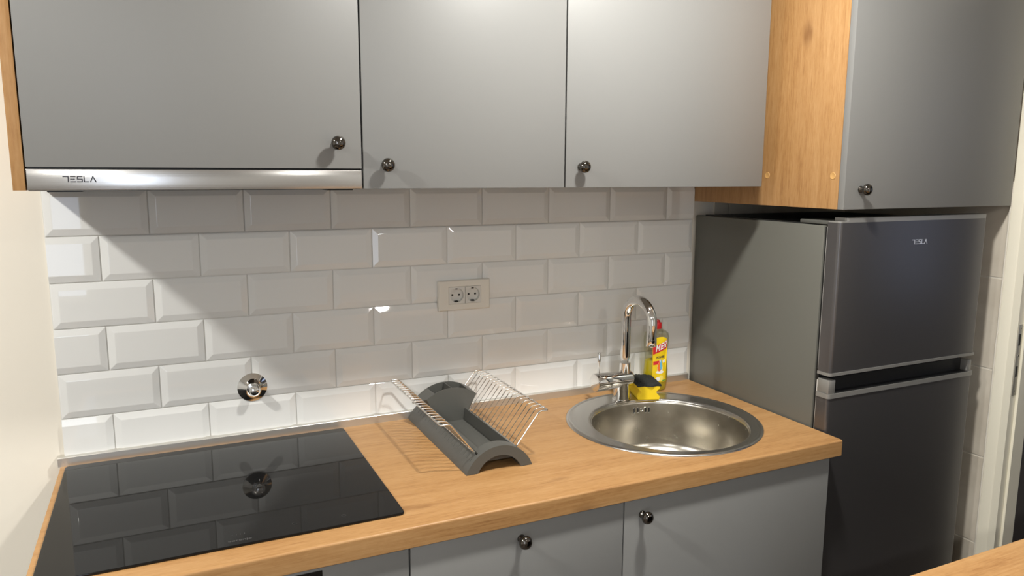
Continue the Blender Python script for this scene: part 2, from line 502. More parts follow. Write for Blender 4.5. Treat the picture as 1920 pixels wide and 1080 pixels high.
# aluminium strip between tiles and worktop
bm = bm_new()
add_prism(bm, [(0, ZT), (-.0154, ZT), (-.0154, ZT+.0190), (-.0145, ZT+.0200), (-.0045, ZT+.0225), (0, ZT+.0225)], 'x', -.0130, 1.7135)
struct(link('trim_1', bm, M['alu']))

# ------------------------------------------------------------------ knobs
def knob_bm(o, bm=None):
    bm = bm or bm_new()
    add_lathe(bm, o, (0, -1, 0), [(.0085, 0), (.0088, .0015), (.0080, .0040), (.0058, .0065), (.0052, .0100), (.0062, .0125),
        (.0100, .0142), (.0128, .0165), (.0139, .0195), (.0137, .0225), (.0118, .0262), (.0085, .0288), (.0045, .0302), (0, .0306)], n=40)
    return bm
def knob(o, parent): return link('knob', knob_bm(o), M['black_nickel'], parent, smooth=50)

# ------------------------------------------------------------------ wall cabinets
ZTOP = 2.16
def wall_cab(x0, x1, dx0, dx1, zc, zd, kx, kz, label, side=False):
    t = thing('wall_cabinet', label, 'cabinet', ((x0+x1)/2, -.17, zc), 'grey wall cabinets over the tiled splashback')
    bm = bm_new(); add_box(bm, x0+.0004, x1-.0004, -.331, -.006, zc, ZTOP)
    link('body', bm, M['carcass'], t)
    d = box_obj('door', (dx0, dx1, YD, YD+.018, zd, ZTOP), M['door_grey'], t, bev=.0008)
    knob((kx, YD, kz), d)
    return t
c1 = wall_cab(.0205, .6010, .0222, .5994, 1.625, 1.5548, .5495, 1.6045, 'large grey wall cabinet above the steel hood, oak panel at its left')
box_obj('side_panel', (.0012, .0198, YD, -.006, ZB, ZTOP), M['oak_z'], c1, bev=.0005)
c1.children[0]
wall_cab(.6010, 1.0684, .6030, 1.0668, ZB+.0015, ZB, .6485, 1.5625, 'grey wall cabinet between the hood cabinet and the right one, knob low left')
wall_cab(1.0684, 1.6581, 1.0702, 1.6575, ZB+.0015, ZB, 1.1095, 1.5620, 'wide grey wall cabinet right of the middle one, beside the oak fridge housing')

# range hood
h = thing('range_hood', 'slim built-in hood with brushed steel front strip under the left wall cabinet', 'range hood', (.31, -.17, ZB))
bm = bm_new(); add_box(bm, .0225, .5990, -.338, -.03, ZB-.0012, 1.620); add_box(bm, .045, .10, -.30, -.20, ZB-.004, ZB)
add_box(bm, .54, .592, -.30, -.20, ZB-.004, ZB)
link('body', bm, M['black'], h)
fp = box_obj('front_panel', (.0222, .5994, YD, YD+.012, ZB, 1.5515), M['steel_x'], h, bev=.0012)
bm = bm_new()
brand_letters(bm, .0490, .0088, .0016, lambda u, v, d: (.0765+u, YD-.0001-d, 1.5297+v), th=.0004)
link('logo', bm, M['logo_dark'], fp)

# ------------------------------------------------------------------ housing above the fridge
fc = thing('fridge_housing_cabinet', 'tall-depth grey-fronted cabinet with oak side hanging above the refrigerator', 'cabinet', (2.04, -.28, 1.463))
sp = box_obj('side_panel', (1.717, 1.735, -.5450, -.006, 1.463, ZTOP), M['oak_z'], fc, bev=.0005)
for yy in (-.3073, -.5262):
    bm = bm_new(); add_lathe(bm, (1.717, yy, 1.5432), (-1, 0, 0), [(.0085, -.0005), (.0085, .0003), (.0078, .0010), (.0066, .0006), (0, .0006)], n=32)
    link('cover_cap', bm, M['cap'], sp, smooth=40)
bm = bm_new(); add_box(bm, 1.7352, 2.3620, -.5440, -.006, 1.468, ZTOP)
link('body', bm, M['carcass'], fc)
d = box_obj('door', (1.7172, 2.3622, -.5639, -.5458, 1.463, ZTOP), M['door_grey'], fc, bev=.0008)
knob((1.7700, -.5639, 1.5110), d)

# ------------------------------------------------------------------ refrigerator
FX0, FX1 = 1.7225, 2.2823
fg = thing('refrigerator', 'grey two-door refrigerator with freezer on top, right of the worktop', 'refrigerator', (2.0, -.28, 0))
bm = bm_new()
add_box(bm, FX0, FX1, -.5055, -.010, .03, 1.4205, bev=.0025, seg=2)
link('body', bm, M['fridge_side'], fg, smooth=35)
bm = bm_new(); add_box(bm, FX0+.012, FX1-.012, -.50, -.04, 1.4205, 1.4235)
link('top_cover', bm, M['black'], fg)
bm = bm_new(); add_box(bm, FX0+.006, FX0+.09, -.52, -.42, 1.4235, 1.4330, bev=.002)
link('hinge_cover', bm, M['rack_grey'], fg, smooth=35)
bm = bm_new()
add_box(bm, FX0+.001, FX1-.001, -.5166, -.5140, 1.058, 1.4185); add_box(bm, FX0+.001, FX1-.001, -.5166, -.5140, .07, 1.028)
link('gasket', bm, M['gasket'], fg)
bm = bm_new(); add_box(bm, FX0+.004, FX1-.004, -.5165, -.5055, 1.029, 1.056); add_box(bm, FX0+.005, FX1-.005, -.5140, -.5055, .07, 1.4185)  # bar between the doors, plus a black box for the shade in the door gap
link('divider_gap_shade', bm, M['black'], fg)
for x in (FX0+.03, FX1-.03):
    for y in (-.47, -.07):
        bm = bm_new(); add_lathe(bm, (x, y, 0), (0, 0, 1), [(.018, 0), (.018, .012), (.008, .014), (.008, .031)], n=20)
        link('foot', bm, M['black'], fg, smooth=40)

def door_prof(r=.009, y0=-.5545, y1=-.5165, x0=None, x1=None):
    x0 = FX0-.001 if x0 is None else x0; x1 = FX1 if x1 is None else x1
    pts = [(x0, y1)]
    for i in range(7):
        a = i/6*PI/2; pts.append((x0+r-r*math.cos(a), y0+r-r*math.sin(a)))
    for i in range(7):
        a = i/6*PI/2; pts.append((x1-r+r*math.sin(a), y0+r-r*math.cos(a)))
    pts.append((x1, y1)); return pts
# freezer door
bm = bm_new(); add_prism(bm, door_prof(), 'z', 1.0525, 1.4300)
fd = link('freezer_door', bm, M['fridge_door'], fg, smooth=35)
bm = bm_new()
add_prism(bm, door_prof(y1=-.5185), 'z', 1.4300, 1.4335)
add_prism(bm, door_prof(x0=FX0+.022), 'z', 1.4335, 1.4416)
link('top_trim', bm, M['fridge_trim'], fd, smooth=35)
bm = bm_new(); add_prism(bm, door_prof(y0=-.5570, x0=FX0-.003, x1=FX1+.002), 'z', 1.0450, 1.0525)
link('bottom_trim', bm, M['fridge_trim'], fd, smooth=35)
bm = bm_new()
brand_letters(bm, .0560, .0105, .0019, lambda u, v, dd: (1.9855+u, -.5545-dd, 1.3745-.5*.0105+v), th=.0004)
link('logo', bm, M['logo_silver'], fd)
# fridge door
bm = bm_new(); add_prism(bm, door_prof(), 'z', .075, .9865)
ld = link('fridge_door', bm, M['fridge_door'], fg, smooth=35)
bm = bm_new(); add_prism(bm, door_prof(y0=-.5565, x0=FX0-.003, x1=FX1+.002), 'z', .9865, .9985)
add_box(bm, FX0-.001, FX0+.0225, -.5540, -.5175, .9985, 1.0340, bev=.002)
add_box(bm, FX1-.018, FX1, -.5500, -.5175, .9985, 1.0300, bev=.002)
link('handle_trim', bm, M['fridge_trim'], ld, smooth=35)
bm = bm_new(); add_box(bm, FX0+.0225, FX1-.018, -.530, -.5175, .9985, 1.0330)
add_box(bm, FX0+.0225, FX1-.018, -.5535, -.530, .9983, .9990)
link('handle_recess', bm, M['black'], ld)

# ------------------------------------------------------------------ worktop with sink cut-out
SX, SY = 1.397, -.310
def disc_cut(cx, cy, r, z0, z1, n=72):
    bm = bm_new(); add_lathe(bm, (cx, cy, z0), (0, 0, 1), [(r, 0), (r, z1-z0)], n=n)
    return link('cut', bm, [], None)
bm = bm_new()
r = .0045; prof = [(-.002, ZT-.0407), (-.6122, ZT-.0407)]
prof += [(-.6132, ZT-.0395)]
for i in range(7):
    a = i/6*PI/2; prof.append((-.6132+r-r*math.cos(a), ZT-r+r*math.sin(a)))
prof += [(-.002, ZT)]
add_prism(bm, prof, 'x', -.0080, 1.7145)
wt = link('worktop', bm, M['oak_x'])
boolean(wt, [disc_cut(SX, SY, .243, ZT-.06, ZT+.02)])
smooth_me(wt, 30)
tag(wt, 'long oak-effect worktop along the tiled wall, holding hob and sink', 'worktop')

# ------------------------------------------------------------------ hob
hb = thing('induction_hob', 'flat black glass hob set at the left end of the oak worktop', 'hob', (.309, -.293, ZT))
bm = bm_new()
x0, x1, y0, y1, rr = .0031, .6145, -.5575, -.0292, .0085
poly = []
for (cx, cy, a0) in ((x1-rr, y1-rr, 0), (x0+rr, y1-rr, 90), (x0+rr, y0+rr, 180), (x1-rr, y0+rr, 270)):
    for i in range(6):
        a = math.radians(a0+i*18); poly.append((cx+rr*math.cos(a), cy+rr*math.sin(a)))
add_prism(bm, poly, 'z', ZT+.0006, ZT+.0052)
gl = link('glass', bm, M['glass_black'], hb)
bvm = gl.modifiers.new('e', 'BEVEL'); bvm.width = .0012; bvm.segments = 2; bvm.limit_method = 'ANGLE'
bm = bm_new()
vs, fs = text_bm('gorenje', .0105, .0002)
vv = [bm.verts.new((.317+x*1.25, -.5405+y, ZT+.00535)) for x, y in vs]
for f in fs: bm.faces.new([vv[i] for i in f])
link('logo', bm, M['print_grey'], gl)
bm = bm_new()
def arc_marks(cx, cy):
    for k in range(4):
        stroke(bm, [(cx+k*.007, cy), (cx+k*.007, cy+.004)], .0006, lambda u, v, d: (u, v, ZT+.0053+d), th=.0001)
arc_marks(.306, -.520)
link('control_marks', bm, M['print_grey'], gl)
for (cx, cy) in ((.415, -.517), (.505, -.522)):
    bm = bm_new()
    pts = [(cx+.0042*math.cos(a*PI/6), cy+.0042*math.sin(a*PI/6)) for a in range(1, 12)]
    stroke(bm, pts, .0006, lambda u, v, d: (u, v, ZT+.0053+d), th=.0001)
    link('power_symbol', bm, M['print_grey'], gl)

# ------------------------------------------------------------------ base cabinets and oven
YB = -.6034
def base_cab(x0, x1, fronts, label):
    t = thing('base_cabinet', label, 'cabinet', ((x0+x1)/2, -.3, 0), 'grey base cabinets under the worktop')
    bm = bm_new()
    # open-topped carcass of panels so that the bowl has room
    for b in ((x0+.0005, x0+.017, -.5845, -.03, .1, .8580), (x1-.017, x1-.0005, -.5845, -.03, .1, .8580),
              (x0+.017, x1-.017, -.5845, -.03, .1, .117), (x0+.017, x1-.017, -.040, -.03, .117, .8580),
              (x0+.02, x1-.02, -.55, -.535, 0, .1)):
        add_box(bm, *b)
    link('body', bm, M['carcass'], t)
    for nm, b, k in fronts:
        d = box_obj(nm, (b[0], b[1], YB, YB+.018, b[2], b[3]), M['door_grey'], t, bev=.0008)
        if k: knob((k[0], YB, k[1]), d)
    return t
base_cab(.6080, 1.0837, [('drawer', (.6095, 1.0822, .50, .8560), (.8395, .8250)), ('drawer', (.6095, 1.0822, .12, .497), (.8395, .465))],
         'grey base drawer cabinet under the worktop, between oven and sink cabinet')
base_cab(1.0837, 1.6865, [('door', (1.0852, 1.6863, .12, .8560), (1.1305, .8185))],
         'wide grey base cabinet under the round sink, knob at its upper left')
ov = thing('built_in_oven', 'built-in oven under the hob, only grey fascia with black display in view', 'oven', (.31, -.3, 0))
bm = bm_new(); add_box(bm, .004, .6065, -.5850, -.04, .10, .8575); add_box(bm, .02, .60, -.55, -.08, 0, .10)
link('body', bm, M['carcass'], ov)
f = box_obj('fascia', (.0095, .6060, YB, YB+.018, .735, .8565), M['door_grey'], ov, bev=.0008)
bm = bm_new(); add_box(bm, .16, .4465, YB-.0012, YB+.001, .765, .8495, bev=.0004)
link('display', bm, M['display'], f)
bm = bm_new(); add_box(bm, .0095, .6060, YB, YB+.018, .14, .730, bev=.001)
od = link('oven_door', bm, M['display'], ov, smooth=35)
bm = bm_new(); add_tube(bm, [(.06, YB-.04, .69), (.555, YB-.04, .69)], .008, n=16)
add_box(bm, .075, .095, YB-.04, YB, .684, .696); add_box(bm, .52, .54, YB-.04, YB, .684, .696)
link('handle', bm, M['steel_plain'], od, smooth=35)

# ------------------------------------------------------------------ round sink
sk = thing('round_sink', 'round stainless steel inset sink near the right end of the worktop', 'sink', (SX, SY, ZT))
BX, BY, BR = 1.400, -.3330, .2030
bm = bm_new()
n = 96
def ring(cx, cy, r, z): return [bm.verts.new((cx+r*math.cos(2*PI*i/n), cy+r*math.sin(2*PI*i/n), z)) for i in range(n)]
rim = [ring(SX, SY, .2560, ZT+.0003), ring(SX, SY, .2558, ZT+.0016), ring(SX, SY, .2525, ZT+.0042), ring(SX, SY, .2490, ZT+.0054), ring(SX, SY, .2460, ZT+.0050),
       ring(SX, SY, .2440, ZT+.0036), ring(SX, SY, .2415, ZT+.0032)]
inner = [ring(BX, BY, BR+.0090, ZT+.0032), ring(BX, BY, BR+.0040, ZT+.0026), ring(BX, BY, BR+.0010, ZT+.0008), ring(BX, BY, BR-.0003, ZT-.0020)]
allr = rim+inner
for a, b in zip(allr, allr[1:]):
    for i in range(n): bm.faces.new((a[i], a[(i+1) % n], b[(i+1) % n], b[i]))
sr = link('rim', bm, M['sink_rim'], sk, smooth=60)
bm = bm_new()
prof = [(BR-.0003, ZT-.0020), (BR-.0015, ZT-.010), (BR-.0035, ZT-.10)]
for i in range(8):
    a = i/7*PI/2; prof.append((BR-.005-.04*(1-math.cos(a)), ZT-.12-.035*math.sin(a)))
prof += [(.06, ZT-.159), (.045, ZT-.161)]
rs = [ring(BX, BY, r, z) for r, z in prof]
for a, b in zip(rs, rs[1:]):
    for i in range(n): bm.faces.new((a[i], a[(i+1) % n], b[(i+1) % n], b[i]))
bw = link('bowl', bm, M['sink_bowl'], sk, smooth=60)
sol = bw.modifiers.new('s', 'SOLIDIFY'); sol.thickness = .0008; sol.offset = -1
bm = bm_new()
add_lathe(bm, (BX, BY, ZT-.166), (0, 0, 1), [(.046, 0), (.046, .0062), (.040, .0066), (.036, .0030), (.012, .0030), (.010, .006), (0, .0065)], n=40)
link('drain', bm, M['chrome'], sk, smooth=40)
bm = bm_new()
def on_bowl(ax, dz, w, h_, mi=0, round_=False):
    ang = math.atan2(-.13-BY, ax-BX)
    c = Vector((BX+math.cos(ang)*(BR-.0025), BY+math.sin(ang)*(BR-.0025), ZT-.028+dz))
    nrm = Vector((-math.cos(ang), -math.sin(ang), 0)); tx = Vector((-nrm.y, nrm.x, 0))
    if round_:
        add_lathe(bm, c, nrm, [(w/2+.001, -.001), (w/2+.0008, .0006), (w/2, .0010), (w/2-.0008, .0002)], n=24, mi=0)
        return
    m = 10; pts = []
    for s, a0 in ((1, 0), (-1, PI)):
        for i in range(m+1):
            a = a0+PI*i/m; pts.append((w/2*math.cos(a), s*(h_/2-w/2)+w/2*math.sin(a)))
    lo = [bm.verts.new(c+tx*p[0]+Vector((0, 0, p[1]))+nrm*.0006) for p in pts]
    f = bm.faces.new(lo); f.material_index = 1
    add_tube(bm, [c+tx*p[0]+Vector((0, 0, p[1]))+nrm*.0006 for p in pts], .0007, n=6, mi=0, closed=True)
for ax in (1.428, 1.440, 1.466, 1.477): on_bowl(ax, 0, .0042, .016)
on_bowl(1.453, .001, .009, .009, round_=True)
link('overflow', bm, [M['chrome'], M['black']], bw, smooth=40, recalc=True)

# ------------------------------------------------------------------ faucet
TX, TY = 1.4030, -.1180
TZ = ZT+.0032
fc_ = thing('kitchen_faucet', 'chrome swan-neck mixer tap standing on the sink ledge', 'faucet', (TX, TY, TZ))
bm = bm_new()
add_lathe(bm, (TX-.009, TY, TZ), (0, 0, 1), [(.0262, 0), (.0265, .0012), (.0262, .0045), (.0235, .0055), (.0232, .0075), (.0232, .055)], n=48)
base = link('base', bm, M['chrome'], fc_, smooth=40)
ZBODY = .9650
bm = bm_new()
add_lathe(bm, (TX+.0235, TY, ZBODY), (-1, 0, 0), [(.0, 0), (.0180, .0008), (.0222, .0040), (.0235, .0080), (.0235, .0760), (.0222, .0768), (.0222, .0782)], n=48)
link('valve_body', bm, M['chrome'], fc_, smooth=40)
bm = bm_new()
add_lathe(bm, (TX+.0235-.0782, TY, ZBODY), (-1, 0, 0), [(.0222, 0), (.0246, .0008), (.0250, .0020), (.0256, .0420), (.0248, .0448), (.0225, .0458), (0, .0462)], n=48)
hd = link('handle', bm, M['chrome'], fc_, smooth=40)
LX = TX+.0235-.0782-.0325
bm = bm_new()
add_tube(bm, [(LX, TY, ZBODY+.0235), (LX, TY, ZBODY+.060), (LX, TY, 1.0490), (LX, TY, 1.0500)], [.0046, .0049, .0049, .0042], n=20)
link('lever', bm, M['chrome'], hd, smooth=40)
bm = bm_new()
add_lathe(bm, (TX, TY, ZBODY+.015), (0, 0, 1), [(.0156, 0), (.0156, .0330), (.0148, .0336)], n=36)
link('collar', bm, M['chrome'], fc_, smooth=40)
SD = Vector((.03, -1, 0)).normalized()
RA = .0590; ZC = 1.1430
pts = [Vector((TX, TY, z)) for z in (ZBODY+.018, 1.03, 1.08, 1.12, ZC)]
c = Vector((TX, TY, ZC))+SD*RA
for i in range(1, 25):
    a = PI-PI*i/24; pts.append(c+SD*RA*math.cos(a)+Vector((0, 0, RA*math.sin(a))))
e = pts[-1]
pts += [e+Vector((0, 0, -.020)), e+Vector((0, 0, -.038))]
bm = bm_new(); add_tube(bm, pts, .0138, n=32)
sp_ = link('spout', bm, M['chrome'], fc_, smooth=40)
bm = bm_new(); add_lathe(bm, e+Vector((0, 0, -.038)), (0, 0, -1), [(.0130, 0), (.0140, .0006), (.0142, .0185), (.0130, .0200), (.0095, .0195), (.0090, .0160), (0, .0160)], n=36)
link('aerator', bm, M['chrome'], sp_, smooth=40)

# ------------------------------------------------------------------ dish soap bottle
BTX, BTY = 1.5530, -.0590
yaw = math.radians(-3)
bt = thing('dish_soap_bottle', 'yellow dish soap bottle with red cap standing behind the tap', 'bottle', (BTX, BTY, ZT))
ca_, sa_ = math.cos(yaw), math.sin(yaw)
def loc_bt(x, y, z): return (BTX+x*ca_-y*sa_, BTY+x*sa_+y*ca_, ZT+z)
BP = [(z, r*.93) for z, r in ((0, .0370), (.003, .0395), (.010, .0405), (.032, .0439), (.056, .0439), (.083, .0414), (.100, .0392), (.116, .0405), (.131, .0428), (.151, .0450),
      (.165, .0443), (.174, .0405), (.180, .0330), (.185, .0225), (.188, .0150), (.190, .0135))]
def half(z):
    for (a, ra), (b, rb) in zip(BP, BP[1:]):
        if a <= z <= b:
            t = (z-a)/(b-a); return ra+(rb-ra)*t
    return BP[-1][1]
def depth(z):
    w = half(z); return w*.60 if z < .168 else w*(.60+.40*min(1, (z-.168)/.018))
def bottle_shell(bm, zs, inset=0., mi=0, n=48):
    rings = []
    for z in zs:
        a = half(z)-inset; b = depth(z)-inset
        rings.append([bm.verts.new(loc_bt(a*math.cos(2*PI*i/n), b*math.sin(2*PI*i/n), z)) for i in range(n)])
    for p, q in zip(rings, rings[1:]):
        for i in range(n): bm.faces.new((p[i], p[(i+1) % n], q[(i+1) % n], q[i])).material_index = mi
    bm.faces.new(rings[0]); bm.faces.new(rings[-1])
bm = bm_new(); bottle_shell(bm, [i*.19/60 for i in range(61)]); bb = link('bottle_body', bm, M['clear'], bt, smooth=60)
bm = bm_new(); bottle_shell(bm, [.0015+i*.092/24 for i in range(25)], inset=.0012); link('liquid', bm, M['liquid'], bb, smooth=60)
bm = bm_new()
o_ = loc_bt(0, 0, .189)
add_lathe(bm, o_, (0, 0, 1), [(.0143, 0), (.0147, .001), (.0143, .0160), (.0133, .0180), (.0095, .0190), (.0088, .0235), (.0070, .0255), (0, .0260)], n=32)
add_lathe(bm, Vector(o_)+Vector((-.002, -.004, .0165)), (-.3, -1, .15), [(.0045, 0), (.0040, .0080), (0, .0085)], n=16)
link('cap', bm, M['red'], bt, smooth=40)
# label printed on the front half
def lab(u, v, d=0.):   # u across in metres from the middle, v height
    v = v*1.13+.003
    w = half(v)+.0004+d; b = depth(v)+.0004+d
    a = -PI/2+u/(.0365)
    return loc_bt(w*math.cos(a), b*math.sin(a), v)
def lab_poly(bm, poly, mi, d):
    # densify polygon area by strips in u
    us = [p[0] for p in poly]; lo, hi = min(us), max(us); N_ = max(2, int((hi-lo)/.0012))
    def cut(u):
        ys = []
        for (a, b) in zip(poly, poly[1:]+poly[:1]):
            if (a[0]-u)*(b[0]-u) <= 0 and abs(a[0]-b[0]) > 1e-9:
                ys.append(a[1]+(b[1]-a[1])*(u-a[0])/(b[0]-a[0]))
        return (min(ys), max(ys)) if ys else (poly[0][1], poly[0][1])
    cols = []
    for i in range(N_+1):
        u = lo+(hi-lo)*min(max(i/N_, 1e-4), 1-1e-4); y0_, y1_ = cut(u); K = 14
        cols.append([bm.verts.new(lab(u, y0_+(y1_-y0_)*k/K, d)) for k in range(K+1)])
    for p, q in zip(cols, cols[1:]):
        for k in range(14): bm.faces.new((p[k], q[k], q[k+1], p[k+1])).material_index = mi
bm = bm_new()
yl = [(-.023, .022), (.023, .022), (.0235, .132)]+[(.0235*math.cos(a*PI/12), .132+.013*math.sin(a*PI/12)) for a in range(1, 12)]+[(-.0235, .132)]
lab_poly(bm, yl, 0, 0)
lab_poly(bm, [(-.0235, .097), (.0235, .113), (.0235, .136), (-.0235, .119)], 1, .0002)
lab_poly(bm, [(-.021, .069), (-.001, .072), (-.001, .081), (-.021, .079)], 1, .0002)
lab_poly(bm, [(.010, .074), (.020, .075), (.020, .083), (.010, .081)], 2, .0002)
drop = [(.0065*math.cos(t)*(1 if math.sin(t) < .3 else max(0, 1-(math.sin(t)-.3)/.75)), .062+.010*math.sin(t)*(1.9 if math.sin(t) > 0 else 1)) for t in [2*PI*i/24 for i in range(24)]]
lab_poly(bm, [(x*1.35, .063+(z-.063)*1.2) for x, z in drop], 2, .0003)
lab_poly(bm, [(x-.002, z) for x, z in drop], 4, .0004)
lab_poly(bm, [(x*.62+.0035, z+.004) for x, z in drop], 3, .0005)
lab_poly(bm, [(.012*math.cos(t), .050+.0045*math.sin(t)) for t in [2*PI*i/20 for i in range(20)]], 2, .0003)
lab_poly(bm, [(.004+.008*math.cos(t), .033+.008*math.sin(t)) for t in [2*PI*i/20 for i in range(20)]], 7, .0003)
lab_poly(bm, [(-.006+.007*math.cos(t), .031+.006*math.sin(t)) for t in [2*PI*i/20 for i in range(20)]], 2, .00035)
lab_poly(bm, [(.006, .023), (.021, .025), (.019, .028), (.008, .027)], 6, .0004)
def lab_text(txt, size, cu, cv, mi, bold, sx=1., shear=0., d=.0006):
    vs, fs = text_bm(txt, size, bold)
    vv = [bm.verts.new(lab(cu+x*sx, cv+y+x*sx*shear, d)) for x, y in vs]
    for f in fs: bm.faces.new([vv[i] for i in f]).material_index = mi
def letter(x, h, segs, wd):
    for (p, q) in segs:
        (x0_, y0_), (x1_, y1_) = p, q
        dx_, dy_ = x1_-x0_, y1_-y0_; l_ = math.hypot(dx_, dy_); nx_, ny_ = -dy_/l_*wd/2, dx_/l_*wd/2
        cs = [(x0_+nx_, y0_+ny_), (x1_+nx_, y1_+ny_), (x1_-nx_, y1_-ny_), (x0_-nx_, y0_-ny_)]
        vv = []
        for (a, b) in cs:
            uu = x+a*h*.62+b*h*.10; vv.append(bm.verts.new(lab(uu, .1095+b*h+(uu)*.36, .0007)))
        bm.faces.new(vv).material_index = 2
HM = .0178
letter(-.0140, HM, [((.10, 0), (.10, 1)), ((.90, 0), (.90, 1)), ((.14, .96), (.50, .32)), ((.86, .96), (.50, .32))], .22)
letter(-.0005, HM, [((.10, 0), (.10, 1)), ((.10, .90), (.72, .90)), ((.10, .50), (.66, .50)), ((.10, .10), (.72, .10))], .20)
letter(.0095, HM, [((.10, 0), (.10, 1)), ((.10, .90), (.66, .90)), ((.70, .92), (.70, .50)), ((.10, .48), (.72, .48)), ((.42, .46), (.80, 0))], .20)
lab_text('POWER', .0085, .0025, .0895, 5, .0003, .95, .08)
link('label', bm, [M['lab_yellow'], M['lab_red'], M['lab_white'], M['lab_blue'], M['lab_orange'], M['lab_dark'], M['lab_green'], mat('pale lemon print', (.9, .75, .15, 1), .4, bscale=60, cvar=.1)], bb, smooth=50, recalc=False)

# ------------------------------------------------------------------ sponge
spg = thing('sponge', 'yellow grip sponge with black scouring top beside the tap base', 'sponge', (1.484, -.105, TZ))
sa = math.atan2(.1, .034)
Rm = Matrix.Translation((1.4830, -.1020, TZ)) @ Matrix.Rotation(sa, 4, 'Z')
def sponge_map(l, w, z): return Rm @ Vector((l, w, z))
bm = bm_new()
half_w = [(0, .0310), (.003, .0325), (.009, .0320), (.013, .0285), (.0165, .0240), (.021, .0222), (.0255, .0240), (.029, .0285), (.033, .0320), (.0385, .0325)]
prof = [(w, z) for z, w in half_w]+[(-w, z) for z, w in reversed(half_w)]
Ls = [-.0505, -.0490, -.025, 0, .025, .0490, .0505]
rings = []
for l in Ls:
    k = .985 if abs(l) > .05 else 1
    rings.append([bm.verts.new(sponge_map(l, w*k, .0008+z*1.0)) for w, z in prof])
for p, q in zip(rings, rings[1:]):
    for i in range(len(prof)): bm.faces.new((p[i], p[(i+1) % len(prof)], q[(i+1) % len(prof)], q[i]))
bm.faces.new(rings[0]); bm.faces.new(rings[-1])
link('foam', bm, M['sponge'], spg, smooth=50)
bm = bm_new()
NL, NW = 34, 22
def wob(a, b): return .0011*math.sin(a*1.7+b*.6)+.0008*math.sin(a*.9-b*1.9)+random.uniform(-.0005, .0005)
top = [[None]*(NW+1) for _ in range(NL+1)]; bot = [[None]*(NW+1) for _ in range(NL+1)]
for i in range(NL+1):
    for j in range(NW+1):
        l = -.053+.106*i/NL; w = -.0345+.069*j/NW
        edge = (i in (0, NL)) or (j in (0, NW))
        zt = .0480+wob(i, j)-(.0035 if edge else 0)
        # the sheet sags at its front corner like the worn pad
        l2 = l+(random.uniform(-.0012, .0012) if edge else 0)+.003*math.sin(j*.5)*(1 if i in (0, NL) else 0)
        w2 = w+(random.uniform(-.0010, .0010) if edge else 0)
        top[i][j] = bm.verts.new(sponge_map(l2, w2, zt)); bot[i][j] = bm.verts.new(sponge_map(l2, w2, .0390 if not edge else .0398))
for i in range(NL):
    for j in range(NW):
        bm.faces.new((top[i][j], top[i+1][j], top[i+1][j+1], top[i][j+1])); bm.faces.new((bot[i][j], bot[i][j+1], bot[i+1][j+1], bot[i+1][j]))
for i in range(NL):
    for j in (0, NW): bm.faces.new((top[i][j], top[i+1][j], bot[i+1][j], bot[i][j]))
for j in range(NW):
    for i in (0, NL): bm.faces.new((top[i][j], top[i][j+1], bot[i][j+1], bot[i][j]))
link('scouring_pad', bm, M['scourer'], spg, smooth=70)

# ------------------------------------------------------------------ dish rack
RX = .8690
dr = thing('dish_rack', 'grey plastic dish drainer with folding chrome wire sides on the worktop', 'dish rack', (RX, -.22, ZT))
RO = .0842; CZ = ZT+.0564-RO
def arc_poly(R, zc, zmin, half_ang_steps=28):
    w = math.sqrt(R*R-(zmin-zc)**2); a0 = math.atan2(zmin-zc, w)
    return [(RX+R*math.cos(a0+(PI-2*a0)*i/half_ang_steps), zc+R*math.sin(a0+(PI-2*a0)*i/half_ang_steps)) for i in range(half_ang_steps+1)]
Y0, Y1 = -.4340, -.0200
bm = bm_new(); add_prism(bm, arc_poly(RO, CZ, ZT+.0005), 'y', Y0, Y1)
body = link('tray', bm, M['rack_grey'], dr)
cuts = []
# under-tunnel at the front and lower channel
RI = .0565; zci = ZT+.0345-RI
bm = bm_new(); add_prism(bm, arc_poly(RI, zci, ZT-.01), 'y', Y0-.01, Y0+.030); cuts.append(link('cut', bm, []))
bm = bm_new(); add_prism(bm, [(RX-.056, ZT-.01), (RX+.056, ZT-.01), (RX+.050, ZT+.0125), (RX-.050, ZT+.0125)], 'y', Y0+.0299, Y1+.01); cuts.append(link('cut', bm, []))
# tray pocket
bm = bm_new(); add_prism(bm, [(RX-.0375, ZT+.0165), (RX+.0375, ZT+.0165), (RX+.0410, ZT+.08), (RX-.0410, ZT+.08)], 'y', Y0+.0330, Y1-.010); cuts.append(link('cut', bm, []))
# slots that hold the wire sides, and ribs on the left skin
for s in (-1, 1):
    bm = bm_new(); add_box(bm, RX+s*.0470, RX+s*.0525, -.4225, -.030, ZT+.0360, ZT+.06); cuts.append(link('cut', bm, []))
for s in (-1, 1):
    bm = bm_new()
    for k in range(20):
        y = -.4188+k*.3837/19
        a0, a1 = (math.radians(128), math.radians(141)) if s < 0 else (math.radians(39), math.radians(52))
        q = []
        for i in range(6): a = a0+(a1-a0)*i/5; q.append((RX+(RO-.0009)*math.cos(a), CZ+(RO-.0009)*math.sin(a)))
        for i in range(6): a = a1+(a0-a1)*i/5; q.append((RX+(RO+.002)*math.cos(a), CZ+(RO+.002)*math.sin(a)))
        add_prism(bm, q, 'y', y-.0006, y+.0006)
    cuts.append(link('cut', bm, []))
boolean(body, cuts); smooth_me(body, 25)
body.data.materials.clear(); body.data.materials.append(M['rack_grey'])
body.parent = dr; body.matrix_parent_inverse = Matrix.Translation(-Vector(dr.location))

